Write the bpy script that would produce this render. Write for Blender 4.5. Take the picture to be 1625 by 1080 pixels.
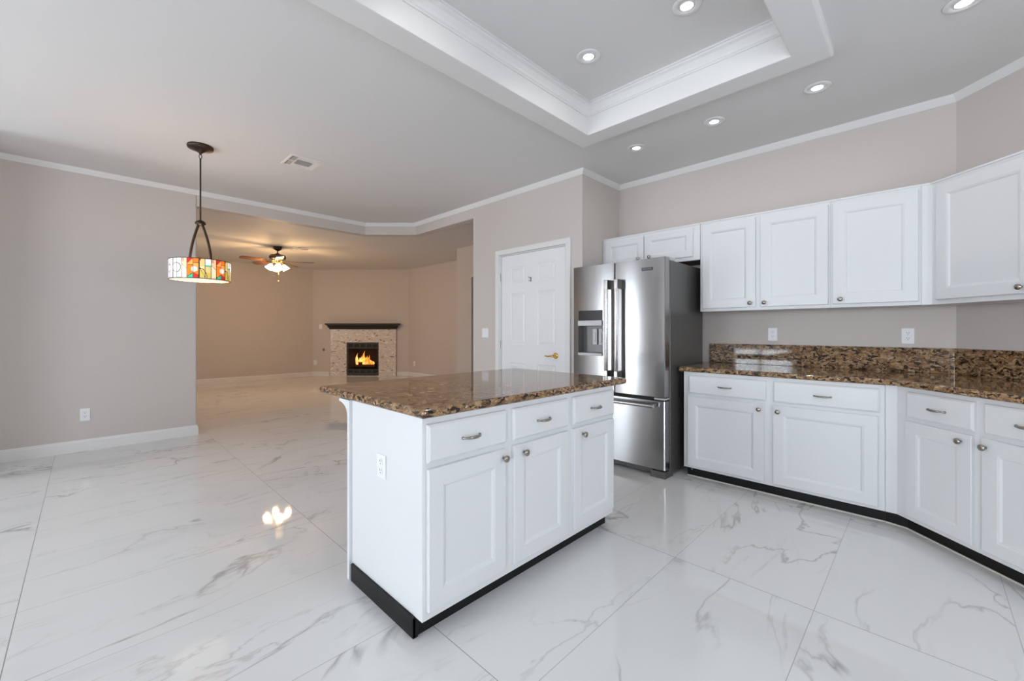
import bpy, math, random
from mathutils import Vector, Matrix

random.seed(7)
S = bpy.context.scene
for o in list(bpy.data.objects):
    bpy.data.objects.remove(o)
COL = S.collection
PI = math.pi
R = math.radians

# ---------------------------------------------------------------- camera, world, exposure
YAW = 0.7775                       # heading of the lens, from +X (island length) toward +Y (cabinet wall)
EYE = 1.218
cam = bpy.data.cameras.new('camera')
cam.sensor_fit = 'HORIZONTAL'
cam.sensor_width = 36.0
cam.lens = 36.0 * 665.79 / 1625.0
cam.shift_y = -15.81 / 1625.0
cam.clip_start = 0.02
cam.clip_end = 100
camo = bpy.data.objects.new('camera', cam)
COL.objects.link(camo)
camo.location = (0, 0, EYE)
camo.rotation_euler = (PI / 2, 0, YAW - PI / 2)
S.camera = camo

S.view_settings.view_transform = 'Standard'
S.view_settings.look = 'None'
S.view_settings.exposure = 0.0
S.view_settings.gamma = 1.0
S.view_settings.use_curve_mapping = False
S.cycles.use_denoising = True
S.cycles.max_bounces = 14
S.cycles.diffuse_bounces = 8
S.cycles.glossy_bounces = 6
S.cycles.sample_clamp_indirect = 6.0
S.cycles.caustics_reflective = False
S.cycles.caustics_refractive = False

SKY = 16.8
W = bpy.data.worlds.new('daylight')
S.world = W
W.use_nodes = True
_bg = W.node_tree.nodes['Background']
_bg.inputs[0].default_value = (0.82, 0.91, 1.0, 1)
_bg.inputs[1].default_value = SKY
DOWN_W = 1.0                       # each recessed downlight
FAN_W = 74.0                       # the ceiling fan's lamps together
PENDANT_W = 7.0
FWD = Vector((math.cos(YAW), math.sin(YAW), 0))
RGT = Vector((math.sin(YAW), -math.cos(YAW), 0))


# ---------------------------------------------------------------- mesh helpers
class MB:
    """Collects geometry and links it as one mesh object."""
    def __init__(self):
        self.v = []; self.f = []; self.m = []; self.s = []
        self.M = Matrix.Identity(4)

    def add(self, verts, faces, mat=0, smooth=False):
        b = len(self.v)
        self.v += [tuple(self.M @ Vector(p)) for p in verts]
        for f in faces:
            self.f.append([b + i for i in f]); self.m.append(mat); self.s.append(smooth)

    def box(self, x0, x1, y0, y1, z0, z1, mat=0):
        self.add([(x0, y0, z0), (x1, y0, z0), (x1, y1, z0), (x0, y1, z0), (x0, y0, z1), (x1, y0, z1), (x1, y1, z1), (x0, y1, z1)],
                 [(0, 3, 2, 1), (4, 5, 6, 7), (0, 1, 5, 4), (1, 2, 6, 5), (2, 3, 7, 6), (3, 0, 4, 7)], mat)

    def prism(self, poly, z0, z1, mat=0):
        a = sum(poly[i][0] * poly[(i + 1) % len(poly)][1] - poly[(i + 1) % len(poly)][0] * poly[i][1] for i in range(len(poly)))
        if a < 0: poly = poly[::-1]
        n = len(poly)
        self.add([(p[0], p[1], z0) for p in poly] + [(p[0], p[1], z1) for p in poly],
                 [tuple(range(n - 1, -1, -1)), tuple(range(n, 2 * n))] +
                 [(i, (i + 1) % n, n + (i + 1) % n, n + i) for i in range(n)], mat)

    def lathe(self, prof, c=(0, 0, 0), seg=32, mat=0, smooth=True, axis='z', cap=True):
        """prof: list of (radius, height) along the axis."""
        vs = []
        for r, h in prof:
            for k in range(seg):
                a = 2 * PI * k / seg
                p = (r * math.cos(a), r * math.sin(a), h)
                if axis == 'y': p = (p[0], -p[2], p[1])
                if axis == 'x': p = (-p[2], p[0], p[1])
                vs.append((p[0] + c[0], p[1] + c[1], p[2] + c[2]))
        fs = []
        for i in range(len(prof) - 1):
            for k in range(seg):
                k2 = (k + 1) % seg
                fs.append((i * seg + k, i * seg + k2, (i + 1) * seg + k2, (i + 1) * seg + k))
        self.add(vs, fs, mat, smooth)
        if cap:
            n = len(prof)
            if prof[0][0] > 1e-5: self.add(vs[:seg], [tuple(range(seg - 1, -1, -1))], mat)
            if prof[-1][0] > 1e-5: self.add(vs[(n - 1) * seg:], [tuple(range(seg))], mat)

    def tube(self, pts, rad, seg=10, mat=0, flat=None):
        """Round (or, with flat=(w, h) half sizes, rectangular) bar along points; rad may be a list."""
        pts = [Vector(p) for p in pts]
        n = len(pts)
        rad = rad if isinstance(rad, (list, tuple)) else [rad] * n
        vs = []
        prev = None
        for i, p in enumerate(pts):
            t = (pts[min(i + 1, n - 1)] - pts[max(i - 1, 0)]).normalized()
            up = Vector((0, 0, 1)) if abs(t.z) < 0.95 else Vector((1, 0, 0))
            if prev is not None: up = prev
            a = t.cross(up).normalized(); b = a.cross(t).normalized(); prev = b
            if flat:
                w, h = flat
                for sx, sy in ((1, 1), (-1, 1), (-1, -1), (1, -1)):
                    vs.append(tuple(p + a * w * sx + b * h * sy))
            else:
                for k in range(seg):
                    an = 2 * PI * k / seg
                    vs.append(tuple(p + a * math.cos(an) * rad[i] + b * math.sin(an) * rad[i]))
        sg = 4 if flat else seg
        fs = []
        for i in range(n - 1):
            for k in range(sg):
                k2 = (k + 1) % sg
                fs.append((i * sg + k, i * sg + k2, (i + 1) * sg + k2, (i + 1) * sg + k))
        self.add(vs, fs, mat, not flat)
        self.add(vs[:sg], [tuple(range(sg - 1, -1, -1))], mat)
        self.add(vs[-sg:], [tuple(range(sg))], mat)

    def sweep(self, path, prof, mat=0):
        """Sweeps a closed profile of (offset to the right of the path, z) along a 2D path with mitred corners."""
        n = len(path); P = [Vector(p) for p in path]
        rows = []
        for i in range(n):
            d0 = (P[i] - P[i - 1]).normalized() if i > 0 else None
            d1 = (P[i + 1] - P[i]).normalized() if i < n - 1 else None
            d0 = d0 or d1; d1 = d1 or d0
            n0 = Vector((d0.y, -d0.x)); n1 = Vector((d1.y, -d1.x))
            m = (n0 + n1) / (1 + n0.dot(n1))
            rows.append([(P[i].x + m.x * o, P[i].y + m.y * o, z) for o, z in prof])
        k = len(prof)
        vs = [v for r in rows for v in r]
        fs = []
        for i in range(n - 1):
            for j in range(k):
                j2 = (j + 1) % k
                fs.append((i * k + j, i * k + j2, (i + 1) * k + j2, (i + 1) * k + j))
        fs.append(tuple(range(k - 1, -1, -1))); fs.append(tuple((n - 1) * k + j for j in range(k)))
        self.add(vs, fs, mat)

    def panelled(self, x0, x1, z0, z1, yf, t, panels, steps, mat=0):
        """Slab with its front at y=yf (facing -y), thickness t, and moulded panels.
        panels: (x0,x1,z0,z1); steps: list of (inset, depth) rings, depth measured into the slab."""
        xs = sorted(set([x0, x1] + [p[0] for p in panels] + [p[1] for p in panels]))
        zs = sorted(set([z0, z1] + [p[2] for p in panels] + [p[3] for p in panels]))
        ch = 0.003
        for i in range(len(xs) - 1):
            for j in range(len(zs) - 1):
                cx, cz = (xs[i] + xs[i + 1]) / 2, (zs[j] + zs[j + 1]) / 2
                if any(p[0] < cx < p[1] and p[2] < cz < p[3] for p in panels): continue
                a, b, c, d = xs[i], xs[i + 1], zs[j], zs[j + 1]
                a += ch * (i == 0); b -= ch * (i == len(xs) - 2); c += ch * (j == 0); d -= ch * (j == len(zs) - 2)
                self.add([(a, yf, c), (b, yf, c), (b, yf, d), (a, yf, d)], [(0, 1, 2, 3)], mat)
        def ring(r, y): return [(r[0], y, r[2]), (r[1], y, r[2]), (r[1], y, r[3]), (r[0], y, r[3])]
        Q = [(0, 1, 5, 4), (1, 2, 6, 5), (2, 3, 7, 6), (3, 0, 4, 7)]
        for p in panels:
            prev = ring(p, yf)
            for ins, dep in steps:
                cur = ring((p[0] + ins, p[1] - ins, p[2] + ins, p[3] - ins), yf + dep)
                self.add(prev + cur, Q, mat)
                prev = cur
            self.add(prev, [(0, 1, 2, 3)], mat)
        f0 = ring((x0 + ch, x1 - ch, z0 + ch, z1 - ch), yf); f1 = ring((x0, x1, z0, z1), yf + ch); b = ring((x0, x1, z0, z1), yf + t)
        rev = [tuple(reversed(q)) for q in Q]
        self.add(f0 + f1, rev, mat); self.add(f1 + b, rev, mat)
        self.add(b, [(3, 2, 1, 0)], mat)

    def build(self, name, mats, parent=None, bevel=0, segs=2, angle=40):
        me = bpy.data.meshes.new(name)
        me.from_pydata(self.v, [], self.f)
        for m in (mats if isinstance(mats, (list, tuple)) else [mats]): me.materials.append(m)
        me.polygons.foreach_set('material_index', self.m)
        me.polygons.foreach_set('use_smooth', self.s)
        me.update()
        o = bpy.data.objects.new(name, me)
        COL.objects.link(o)
        if parent: o.parent = parent
        if bevel:
            md = o.modifiers.new('bevel', 'BEVEL'); md.width = bevel; md.segments = segs
            md.limit_method = 'ANGLE'; md.angle_limit = R(angle); md.harden_normals = False
        return o


def tag(o, label=None, cat=None, group=None, kind=None):
    if label: o['label'] = label
    if cat: o['category'] = cat
    if group: o['group'] = group
    if kind: o['kind'] = kind
    return o


def thing(name, loc, rz, label, cat, group=None):
    o = bpy.data.objects.new(name, None)
    COL.objects.link(o)
    o.empty_display_size = 0.1
    o.location = loc; o.rotation_euler = (0, 0, rz)
    return tag(o, label, cat, group)


def struct(o):
    o['kind'] = 'structure'
    return o


def copy_tree(o, parent=None):
    c = o.copy(); COL.objects.link(c); c.parent = parent
    for ch in list(o.children): copy_tree(ch, c)
    return c


# ---------------------------------------------------------------- materials
def mat(name, color=(0.8, 0.8, 0.8), rough=0.5, metal=0.0, spec=0.5, coat=0.0, emit=None, estr=0.0, bump=None):
    m = bpy.data.materials.new(name); m.use_nodes = True
    nt = m.node_tree; b = nt.nodes['Principled BSDF']
    b.inputs['Base Color'].default_value = (*color, 1)
    b.inputs['Roughness'].default_value = rough
    b.inputs['Metallic'].default_value = metal
    b.inputs['Specular IOR Level'].default_value = spec
    b.inputs['Coat Weight'].default_value = coat
    if emit:
        b.inputs['Emission Color'].default_value = (*emit, 1); b.inputs['Emission Strength'].default_value = estr
    if bump:
        sc, st, dist = bump
        tc = nt.nodes.new('ShaderNodeTexCoord'); no = nt.nodes.new('ShaderNodeTexNoise'); bu = nt.nodes.new('ShaderNodeBump')
        no.inputs['Scale'].default_value = sc; no.inputs['Detail'].default_value = 3
        bu.inputs['Strength'].default_value = st; bu.inputs['Distance'].default_value = dist
        nt.links.new(tc.outputs['Object'], no.inputs['Vector']); nt.links.new(no.outputs['Fac'], bu.inputs['Height'])
        nt.links.new(bu.outputs['Normal'], b.inputs['Normal'])
    return m


class NT:
    """Tiny node-tree shorthand."""
    def __init__(self, m): self.t = m.node_tree; self.b = self.t.nodes['Principled BSDF']
    def n(self, kind, **kw):
        x = self.t.nodes.new('ShaderNode' + kind)
        for k, v in kw.items(): setattr(x, k, v)
        return x
    def l(self, a, b): self.t.links.new(a, b)
    def math(self, op, a, b=None, c=None, clamp=False):
        x = self.n('Math', operation=op, use_clamp=clamp)
        for i, q in enumerate((a, b, c)):
            if q is None: continue
            if isinstance(q, (int, float)): x.inputs[i].default_value = q
            else: self.l(q, x.inputs[i])
        return x.outputs[0]
    def mix(self, fac, a, b):
        x = self.n('Mix', data_type='RGBA')
        for sock, q in ((x.inputs[0], fac), (x.inputs[6], a), (x.inputs[7], b)):
            if isinstance(q, (int, float)): sock.default_value = q
            elif isinstance(q, tuple): sock.default_value = (*q, 1)
            else: self.l(q, sock)
        return x.outputs[2]
    def ramp(self, fac, stops, interp='LINEAR'):
        x = self.n('ValToRGB'); cr = x.color_ramp; cr.interpolation = interp
        while len(cr.elements) < len(stops): cr.elements.new(0.5)
        for e, (p, c) in zip(cr.elements, stops): e.position = p; e.color = (*c, 1) if len(c) == 3 else c
        self.l(fac, x.inputs[0])
        return x.outputs[0]


def marble_floor():
    m = mat('polished_marble_tile', rough=0.06, spec=0.5)
    q = NT(m)
    tc = q.n('TexCoord'); sp = q.n('SeparateXYZ'); q.l(tc.outputs['Object'], sp.inputs[0])
    PX, PY, X0, Y0 = 1.2165, 0.612, 1.006, 0.345
    tx = q.math('DIVIDE', q.math('SUBTRACT', sp.outputs[0], X0), PX)
    ty = q.math('DIVIDE', q.math('SUBTRACT', sp.outputs[1], Y0), PY)
    ix, iy = q.math('FLOOR', tx), q.math('FLOOR', ty)
    fx, fy = q.math('FRACT', tx), q.math('FRACT', ty)
    ex = q.math('MULTIPLY', q.math('MINIMUM', fx, q.math('SUBTRACT', 1, fx)), PX)
    ey = q.math('MULTIPLY', q.math('MINIMUM', fy, q.math('SUBTRACT', 1, fy)), PY)
    gx = q.math('LESS_THAN', ex, 0.0016)
    gy = q.math('MULTIPLY', q.math('LESS_THAN', ey, 0.0013), 0.8)
    grout = q.math('MAXIMUM', gx, gy)
    cid = q.n('CombineXYZ'); q.l(ix, cid.inputs[0]); q.l(iy, cid.inputs[1])
    wn = q.n('TexWhiteNoise', noise_dimensions='3D'); q.l(cid.outputs[0], wn.inputs['Vector'])
    off = q.n('VectorMath', operation='SCALE'); q.l(wn.outputs['Color'], off.inputs[0]); off.inputs['Scale'].default_value = 40
    def vein(scale, sx, sy, rot, dist, width, mscale, mlo, mhi, seed):
        mp = q.n('Mapping'); mp.inputs['Rotation'].default_value = (0, 0, rot); mp.inputs['Scale'].default_value = (sx, sy, 1)
        q.l(tc.outputs['Object'], mp.inputs['Vector'])
        ad = q.n('VectorMath', operation='ADD'); q.l(mp.outputs[0], ad.inputs[0]); q.l(off.outputs[0], ad.inputs[1])
        no = q.n('TexNoise'); no.inputs['Scale'].default_value = scale; no.inputs['Detail'].default_value = 5
        no.inputs['Roughness'].default_value = 0.55; no.inputs['Distortion'].default_value = dist
        q.l(ad.outputs[0], no.inputs['Vector'])
        d = q.math('ABSOLUTE', q.math('SUBTRACT', no.outputs['Fac'], 0.5))
        line = q.math('SUBTRACT', 1, q.math('DIVIDE', d, width), clamp=True)
        line = q.math('POWER', line, 2.0)
        ad2 = q.n('VectorMath', operation='ADD'); q.l(ad.outputs[0], ad2.inputs[0]); ad2.inputs[1].default_value = (seed, seed * .7, 3)
        mk = q.n('TexNoise'); mk.inputs['Scale'].default_value = mscale; mk.inputs['Detail'].default_value = 2
        q.l(ad2.outputs[0], mk.inputs['Vector'])
        mr = q.n('MapRange'); mr.inputs['From Min'].default_value = mlo; mr.inputs['From Max'].default_value = mhi
        q.l(mk.outputs['Fac'], mr.inputs['Value'])
        return q.math('MULTIPLY', line, mr.outputs[0])
    v1 = vein(1.05, 0.8, 1.7, 0.30, 0.7, 0.020, 1.3, 0.47, 0.62, 11)
    v2 = vein(2.2, 0.55, 1.9, 0.12, 0.5, 0.026, 1.6, 0.50, 0.68, 23)
    v3 = vein(0.8, 0.7, 1.5, 0.25, 0.4, 0.10, 1.1, 0.48, 0.70, 37)
    base = q.mix(q.math('MULTIPLY', v3, 0.30), (0.71, 0.71, 0.705), (0.48, 0.49, 0.50))
    c = q.mix(q.math('MULTIPLY', v1, 0.62), base, (0.22, 0.215, 0.21))
    c = q.mix(q.math('MULTIPLY', v2, 0.42), c, (0.30, 0.29, 0.28))
    c = q.mix(grout, c, (0.26, 0.25, 0.24))
    q.l(c, q.b.inputs['Base Color'])
    ro = q.math('ADD', q.math('MULTIPLY', grout, 0.5), 0.035)
    q.l(ro, q.b.inputs['Roughness'])
    return m


def granite():
    m = mat('brown_granite', rough=0.06, spec=0.45)
    q = NT(m)
    tc = q.n('TexCoord')
    wob = q.n('TexNoise'); wob.inputs['Scale'].default_value = 22; q.l(tc.outputs['Object'], wob.inputs['Vector'])
    sc = q.n('VectorMath', operation='SCALE'); q.l(wob.outputs['Color'], sc.inputs[0]); sc.inputs['Scale'].default_value = 0.055
    gm = q.n('Mapping'); gm.inputs['Scale'].default_value = (.72, .72, 1.35); q.l(tc.outputs['Object'], gm.inputs['Vector'])
    ad = q.n('VectorMath', operation='ADD'); q.l(gm.outputs[0], ad.inputs[0]); q.l(sc.outputs[0], ad.inputs[1])
    vo = q.n('TexVoronoi'); vo.inputs['Scale'].default_value = 68; q.l(ad.outputs[0], vo.inputs['Vector'])
    ve = q.n('TexVoronoi', feature='DISTANCE_TO_EDGE'); ve.inputs['Scale'].default_value = 68; q.l(ad.outputs[0], ve.inputs['Vector'])
    sp = q.n('SeparateColor'); q.l(vo.outputs['Color'], sp.inputs[0])
    c = q.ramp(sp.outputs[0], [(0.0, (0.012, 0.009, 0.007)), (0.16, (0.05, 0.028, 0.016)), (0.30, (0.20, 0.105, 0.05)),
                               (0.55, (0.32, 0.185, 0.09)), (0.74, (0.43, 0.28, 0.15)), (0.92, (0.24, 0.145, 0.09)), (1.0, (0.52, 0.39, 0.25))])
    edge = q.math('LESS_THAN', ve.outputs['Distance'], 0.055)
    nz = q.n('TexNoise'); nz.inputs['Scale'].default_value = 30; nz.inputs['Detail'].default_value = 4; q.l(tc.outputs['Object'], nz.inputs['Vector'])
    dark = q.math('MULTIPLY', edge, q.math('GREATER_THAN', nz.outputs['Fac'], 0.47))
    c = q.mix(q.math('MULTIPLY', dark, 0.85), c, (0.02, 0.014, 0.01))
    fine = q.n('TexNoise'); fine.inputs['Scale'].default_value = 160; q.l(tc.outputs['Object'], fine.inputs['Vector'])
    c = q.mix(q.math('MULTIPLY', q.math('GREATER_THAN', fine.outputs['Fac'], 0.6), 0.35), c, (0.07, 0.045, 0.03))
    q.l(c, q.b.inputs['Base Color'])
    return m


def steel(name, color, rough):
    m = mat(name, color, rough, 1.0)
    q = NT(m)
    tc = q.n('TexCoord'); mp = q.n('Mapping')
    mp.inputs['Scale'].default_value = (1.5, 1.5, 420)
    q.l(tc.outputs['Object'], mp.inputs['Vector'])
    no = q.n('TexNoise'); no.inputs['Scale'].default_value = 3; no.inputs['Detail'].default_value = 2
    q.l(mp.outputs[0], no.inputs['Vector'])
    q.l(q.math('ADD', q.math('MULTIPLY', no.outputs['Fac'], 0.05), rough - 0.025), q.b.inputs['Roughness'])
    tg = q.n('Tangent', direction_type='RADIAL', axis='Z'); q.l(tg.outputs[0], q.b.inputs['Tangent'])
    q.b.inputs['Anisotropic'].default_value = 0.7
    q.b.inputs['Anisotropic Rotation'].default_value = 0.25
    return m


def mosaic():
    m = mat('mosaic_stone_tile', rough=0.25)
    q = NT(m)
    tc = q.n('TexCoord')
    mp = q.n('Mapping'); mp.inputs['Rotation'].default_value = (PI / 2, 0, 0); q.l(tc.outputs['Object'], mp.inputs['Vector'])
    br = q.n('TexBrick'); br.offset = 0.5
    br.inputs['Scale'].default_value = 1.0; br.inputs['Brick Width'].default_value = 0.055; br.inputs['Row Height'].default_value = 0.028
    br.inputs['Mortar Size'].default_value = 0.002; br.inputs['Color1'].default_value = (0, 0, 0, 1); br.inputs['Color2'].default_value = (1, 1, 1, 1)
    br.inputs['Mortar'].default_value = (0.5, 0.5, 0.5, 1)
    q.l(mp.outputs[0], br.inputs['Vector'])
    c = q.ramp(br.outputs['Color'], [(0.0, (0.16, 0.12, 0.10)), (0.07, (0.62, 0.56, 0.52)), (0.5, (0.70, 0.65, 0.61)), (0.9, (0.74, 0.70, 0.67)), (1.0, (0.92, 0.90, 0.88))])
    q.l(c, q.b.inputs['Base Color'])
    return m


M = {}
M['wall'] = mat('greige_wall_paint', (0.585, 0.537, 0.505), 0.55, spec=0.3, bump=(180, 0.08, 0.002))
M['ceiling'] = mat('ceiling_paint', (0.70, 0.69, 0.685), 0.7, spec=0.2, bump=(140, 0.06, 0.002))
M['trim'] = mat('white_trim_paint', (0.755, 0.75, 0.745), 0.35)
M['cabinet'] = mat('white_cabinet_paint', (0.715, 0.725, 0.74), 0.33, bump=(25, 0.03, 0.002))
M['door'] = mat('white_door_paint', (0.80, 0.80, 0.81), 0.4)
M['black'] = mat('black_toe_board', (0.006, 0.006, 0.0065), 0.5, spec=0.3)
M['darkgap'] = mat('dark_recess', (0.02, 0.019, 0.018), 0.7)
M['nickel'] = mat('brushed_nickel', (0.36, 0.335, 0.30), 0.26, 1.0)
M['steel'] = steel('brushed_stainless_steel', (0.35, 0.342, 0.342), 0.20)
M['handle_steel'] = mat('polished_handle_steel', (0.42, 0.40, 0.39), 0.2, 1.0)
M['handle_dark'] = mat('dark_handle_mount', (0.10, 0.095, 0.09), 0.3, 0.8)
M['fridge_side'] = mat('grey_fridge_side', (0.10, 0.097, 0.092), 0.32, 0.3)
M['plastic_grey'] = mat('silver_plastic', (0.55, 0.55, 0.55), 0.35)
M['display'] = mat('black_glass_display', (0.012, 0.012, 0.014), 0.08)
M['niche'] = mat('grey_dispenser_niche', (0.16, 0.155, 0.15), 0.3, 0.5)
M['bronze'] = mat('oil_rubbed_bronze', (0.055, 0.038, 0.028), 0.38, 0.75)
M['brass'] = mat('polished_brass', (0.80, 0.55, 0.18), 0.18, 1.0)
M['fan_metal'] = mat('antique_pewter', (0.15, 0.125, 0.095), 0.3, 0.9)
M['fan_wood'] = mat('walnut_fan_blade', (0.11, 0.045, 0.022), 0.35)
M['plate'] = mat('white_plastic_plate', (0.82, 0.82, 0.83), 0.3)
M['slot'] = mat('dark_socket_slot', (0.05, 0.05, 0.05), 0.5)
M['mantel'] = mat('black_painted_mantel', (0.010, 0.009, 0.010), 0.35)
M['iron'] = mat('black_cast_iron', (0.045, 0.050, 0.055), 0.45)
M['firebrick'] = mat('sooty_firebrick', (0.055, 0.030, 0.026), 0.85, bump=(14, 0.5, 0.01))
M['log'] = mat('charred_log', (0.07, 0.03, 0.015), 0.9, bump=(30, 0.6, 0.01))
M['flame'] = mat('flame', (1, 0.5, 0.1), 0.9, emit=(1.0, 0.46, 0.09), estr=1.25)
q = NT(M['flame'])
tc = q.n('TexCoord'); fm = q.n('Mapping'); fm.inputs['Scale'].default_value = (1, 1, .45); q.l(tc.outputs['Object'], fm.inputs['Vector'])
fn = q.n('TexNoise'); fn.inputs['Scale'].default_value = 14; fn.inputs['Detail'].default_value = 2; q.l(fm.outputs[0], fn.inputs['Vector'])
q.l(q.ramp(fn.outputs['Fac'], [(.32, (.42, .09, .01)), (.47, (.85, .33, .05)), (.62, (1.0, .62, .20))]), q.b.inputs['Emission Color'])
M['lamp_lens'] = mat('led_lens', (1, 1, 1), 0.5, emit=(0.96, 0.98, 1.0), estr=9.0)
M['fan_glass'] = mat('frosted_lamp_glass', (1, 1, 1), 0.5, emit=(1.0, 0.80, 0.50), estr=5.5)
M['bulb_glow'] = mat('cream_diffuser', (0.9, 0.8, 0.65), 0.5, emit=(1.0, 0.83, 0.66), estr=0.75)
M['vent'] = mat('white_vent_metal', (0.72, 0.70, 0.69), 0.4)
M['vent_dark'] = mat('vent_duct_shadow', (0.03, 0.026, 0.023), 0.8)
M['caulk'] = mat('caulk_bead', (0.62, 0.58, 0.53), 0.6)
M['floor'] = marble_floor()
M['granite'] = granite()
M['mosaic'] = mosaic()
m = mat('stained_glass', rough=0.2)
q = NT(m); ca = q.n('VertexColor', layer_name='glass')
q.l(ca.outputs['Color'], q.b.inputs['Base Color']); q.l(ca.outputs['Color'], q.b.inputs['Emission Color'])
q.b.inputs['Emission Strength'].default_value = 0.62
M['stained'] = m
M['sill'] = mat('brown_cabinet_underside', (0.16, 0.09, 0.06), 0.6)

# ---------------------------------------------------------------- room shell
CEIL = 2.85
XB, YK = -3.2, -1.90               # rear wall and kitchen window wall, both behind the lens
YL = 6.075                         # left wall
XD = 3.53                          # pantry door wall
XR = 4.237                         # cabinet wall
YC = 2.474                         # return wall beside the fridge
YB = -0.155                        # where the cabinet wall turns 45 degrees
YF, XF = 11.7, 6.07                # far room walls
DG = (XR - (YB - YK), YK)          # end of the diagonal wall

f = MB(); f.box(XB - .2, 7.4, YK - .2, YF + .2, -0.10, 0.0); struct(f.build('floor', M['floor']))

# ceiling with a tray recess over the island
TX0, TX1, TY0, TY1, TZ = -0.30, 2.86, 0.55, 1.955, 3.03
c = MB()
c.box(XB - .2, TX0, YK - .2, YF + .2, CEIL, CEIL + .1)
c.box(TX1, 7.4, YK - .2, YF + .2, CEIL, CEIL + .1)
c.box(TX0, TX1, YK - .2, TY0, CEIL, CEIL + .1)
c.box(TX0, TX1, TY1, YF + .2, CEIL, CEIL + .1)
c.box(TX0, TX1, TY0 - .05, TY0, CEIL + .1, TZ + .1); c.box(TX0, TX1, TY1, TY1 + .05, CEIL + .1, TZ + .1)
c.box(TX0 - .05, TX0, TY0 - .05, TY1 + .05, CEIL + .1, TZ + .1); c.box(TX1, TX1 + .05, TY0 - .05, TY1 + .05, CEIL + .1, TZ + .1)
c.box(TX0, TX1, TY0, TY1, TZ, TZ + .1)
struct(c.build('ceiling', M['ceiling']))
# dropped border round the tray, with its lipped inner edge
def frame_boards(mb, o, i, z0, z1):
    ox0, ox1, oy0, oy1 = o; ix0, ix1, iy0, iy1 = i
    mb.box(ox0, ix0, oy0, oy1, z0, z1); mb.box(ix1, ox1, oy0, oy1, z0, z1)
    mb.box(ix0, ix1, oy0, iy0, z0, z1); mb.box(ix0, ix1, iy1, oy1, z0, z1)
t = MB()
ring = [(-0.48, 0.375), (3.036, 0.375), (3.036, 2.125), (-0.48, 2.125)]
prof = [(0, CEIL), (0, 2.815), (-0.004, 2.806), (-0.013, 2.80), (-0.173, 2.80), (-0.1775, 2.802), (-0.1775, CEIL + .001), (-0.17, CEIL + .001), (-0.17, CEIL)]
def closed_sweep(mb, poly, prof):
    n = len(poly); P = [Vector(p) for p in poly]; k = len(prof); vs = []
    for i in range(n):
        d0 = (P[i] - P[i - 1]).normalized(); d1 = (P[(i + 1) % n] - P[i]).normalized()
        n0 = Vector((d0.y, -d0.x)); n1 = Vector((d1.y, -d1.x)); mm = (n0 + n1) / (1 + n0.dot(n1))
        vs += [(P[i].x + mm.x * o, P[i].y + mm.y * o, z) for o, z in prof]
    fs = []
    for i in range(n):
        i2 = (i + 1) % n
        for j in range(k):
            j2 = (j + 1) % k
            fs.append((i * k + j, i * k + j2, i2 * k + j2, i2 * k + j))
    mb.add(vs, fs)
closed_sweep(t, ring, prof)
struct(t.build('trim_1', M['trim']))
# crown moulding inside the tray
t = MB()
ring = [(TX0, TY0), (TX1, TY0), (TX1, TY1), (TX0, TY1)]
prof = [(0, TZ), (0, CEIL + .001), (-.0015, CEIL + .001), (-.0015, TZ - .085), (-.010, TZ - .085), (-.010, TZ - .075), (-.018, TZ - .070), (-.022, TZ - .055), (-.040, TZ - .030),
        (-.058, TZ - .022), (-.060, TZ - .012), (-.070, TZ - .012), (-.070, TZ)]
closed_sweep(t, ring, prof)
struct(t.build('trim_2', M['trim']))

w = MB(); w.box(-1.0, -.88, 5.42, YL - .0005, 0, CEIL); struct(w.build('wall_shade_fin', M['wall']))  # wall stub out of view, added to shade the left wall's end
w = MB(); w.box(XB - .12, 0.91, YL, YL + .125, 0, CEIL); struct(w.build('wall_left', M['wall'], bevel=.012, segs=3))
# header over the wide opening, following its chamfered corner
w = MB()
hp = [(0.91, YL), (2.985, YL), (XD, YL - (XD - 2.985)), (XD, 4.18)]
w.sweep(hp, [(0, CEIL), (0, 2.674), (-.125, 2.674), (-.125, CEIL)])
struct(w.build('wall_header', M['wall']))
# pantry wall with its door opening
DY0, DY1, DZ = 2.688, 3.675, 2.113
w = MB()
w.box(XD, XD + .12, YC, DY0 - .015, 0, CEIL); w.box(XD, XD + .12, DY1 + .015, 4.18, 0, CEIL)
w.box(XD, XD + .12, DY0 - .015, DY1 + .015, DZ + .012, CEIL)
struct(w.build('wall_pantry', M['wall']))
w = MB(); w.box(XD + .12, XR + .12, YC, YC + .12, 0, CEIL); struct(w.build('wall_return', M['wall']))
w = MB(); w.box(XR, XR + .12, YB - .05, YC, 0, CEIL); struct(w.build('wall_right', M['wall']))
w = MB(); k7 = .12 * .7071
w.prism([(XR, YB), DG, (DG[0] + k7 * 2, DG[1]), (XR + k7 * .83 * 1.414, YB)], 0, CEIL); struct(w.build('wall_diagonal', M['wall']))

def wall_with_window(name, axis, pos, a0, a1, holes, thick):
    """Wall slab (on x=pos or y=pos) with rectangular holes (a0,a1,z0,z1)."""
    mb = MB()
    def bx(u0, u1, z0, z1):
        if axis == 'x': mb.box(min(pos, pos + thick), max(pos, pos + thick), u0, u1, z0, z1)
        else: mb.box(u0, u1, min(pos, pos + thick), max(pos, pos + thick), z0, z1)
    cur = a0
    for h in sorted(holes):
        if h[0] > cur: bx(cur, h[0], 0, CEIL)
        if h[2] > 0: bx(h[0], h[1], 0, h[2])
        bx(h[0], h[1], h[3], CEIL)
        cur = h[1]
    if cur < a1: bx(cur, a1, 0, CEIL)
    return struct(mb.build(name, M['wall']))
W1 = (5.30, 5.98, 0.0, 2.30)         # sliding door behind the lens
W2 = (1.1, 1.9, 1.05, 2.10)
W3 = (-1.65, -0.42, 0.10, 2.10)        # added unseen rear window that brightens base cabinets and floor
W4 = (2.2, 3.6, 1.0, 2.25)        # rear window out of view, added to light the pantry and left walls
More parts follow.
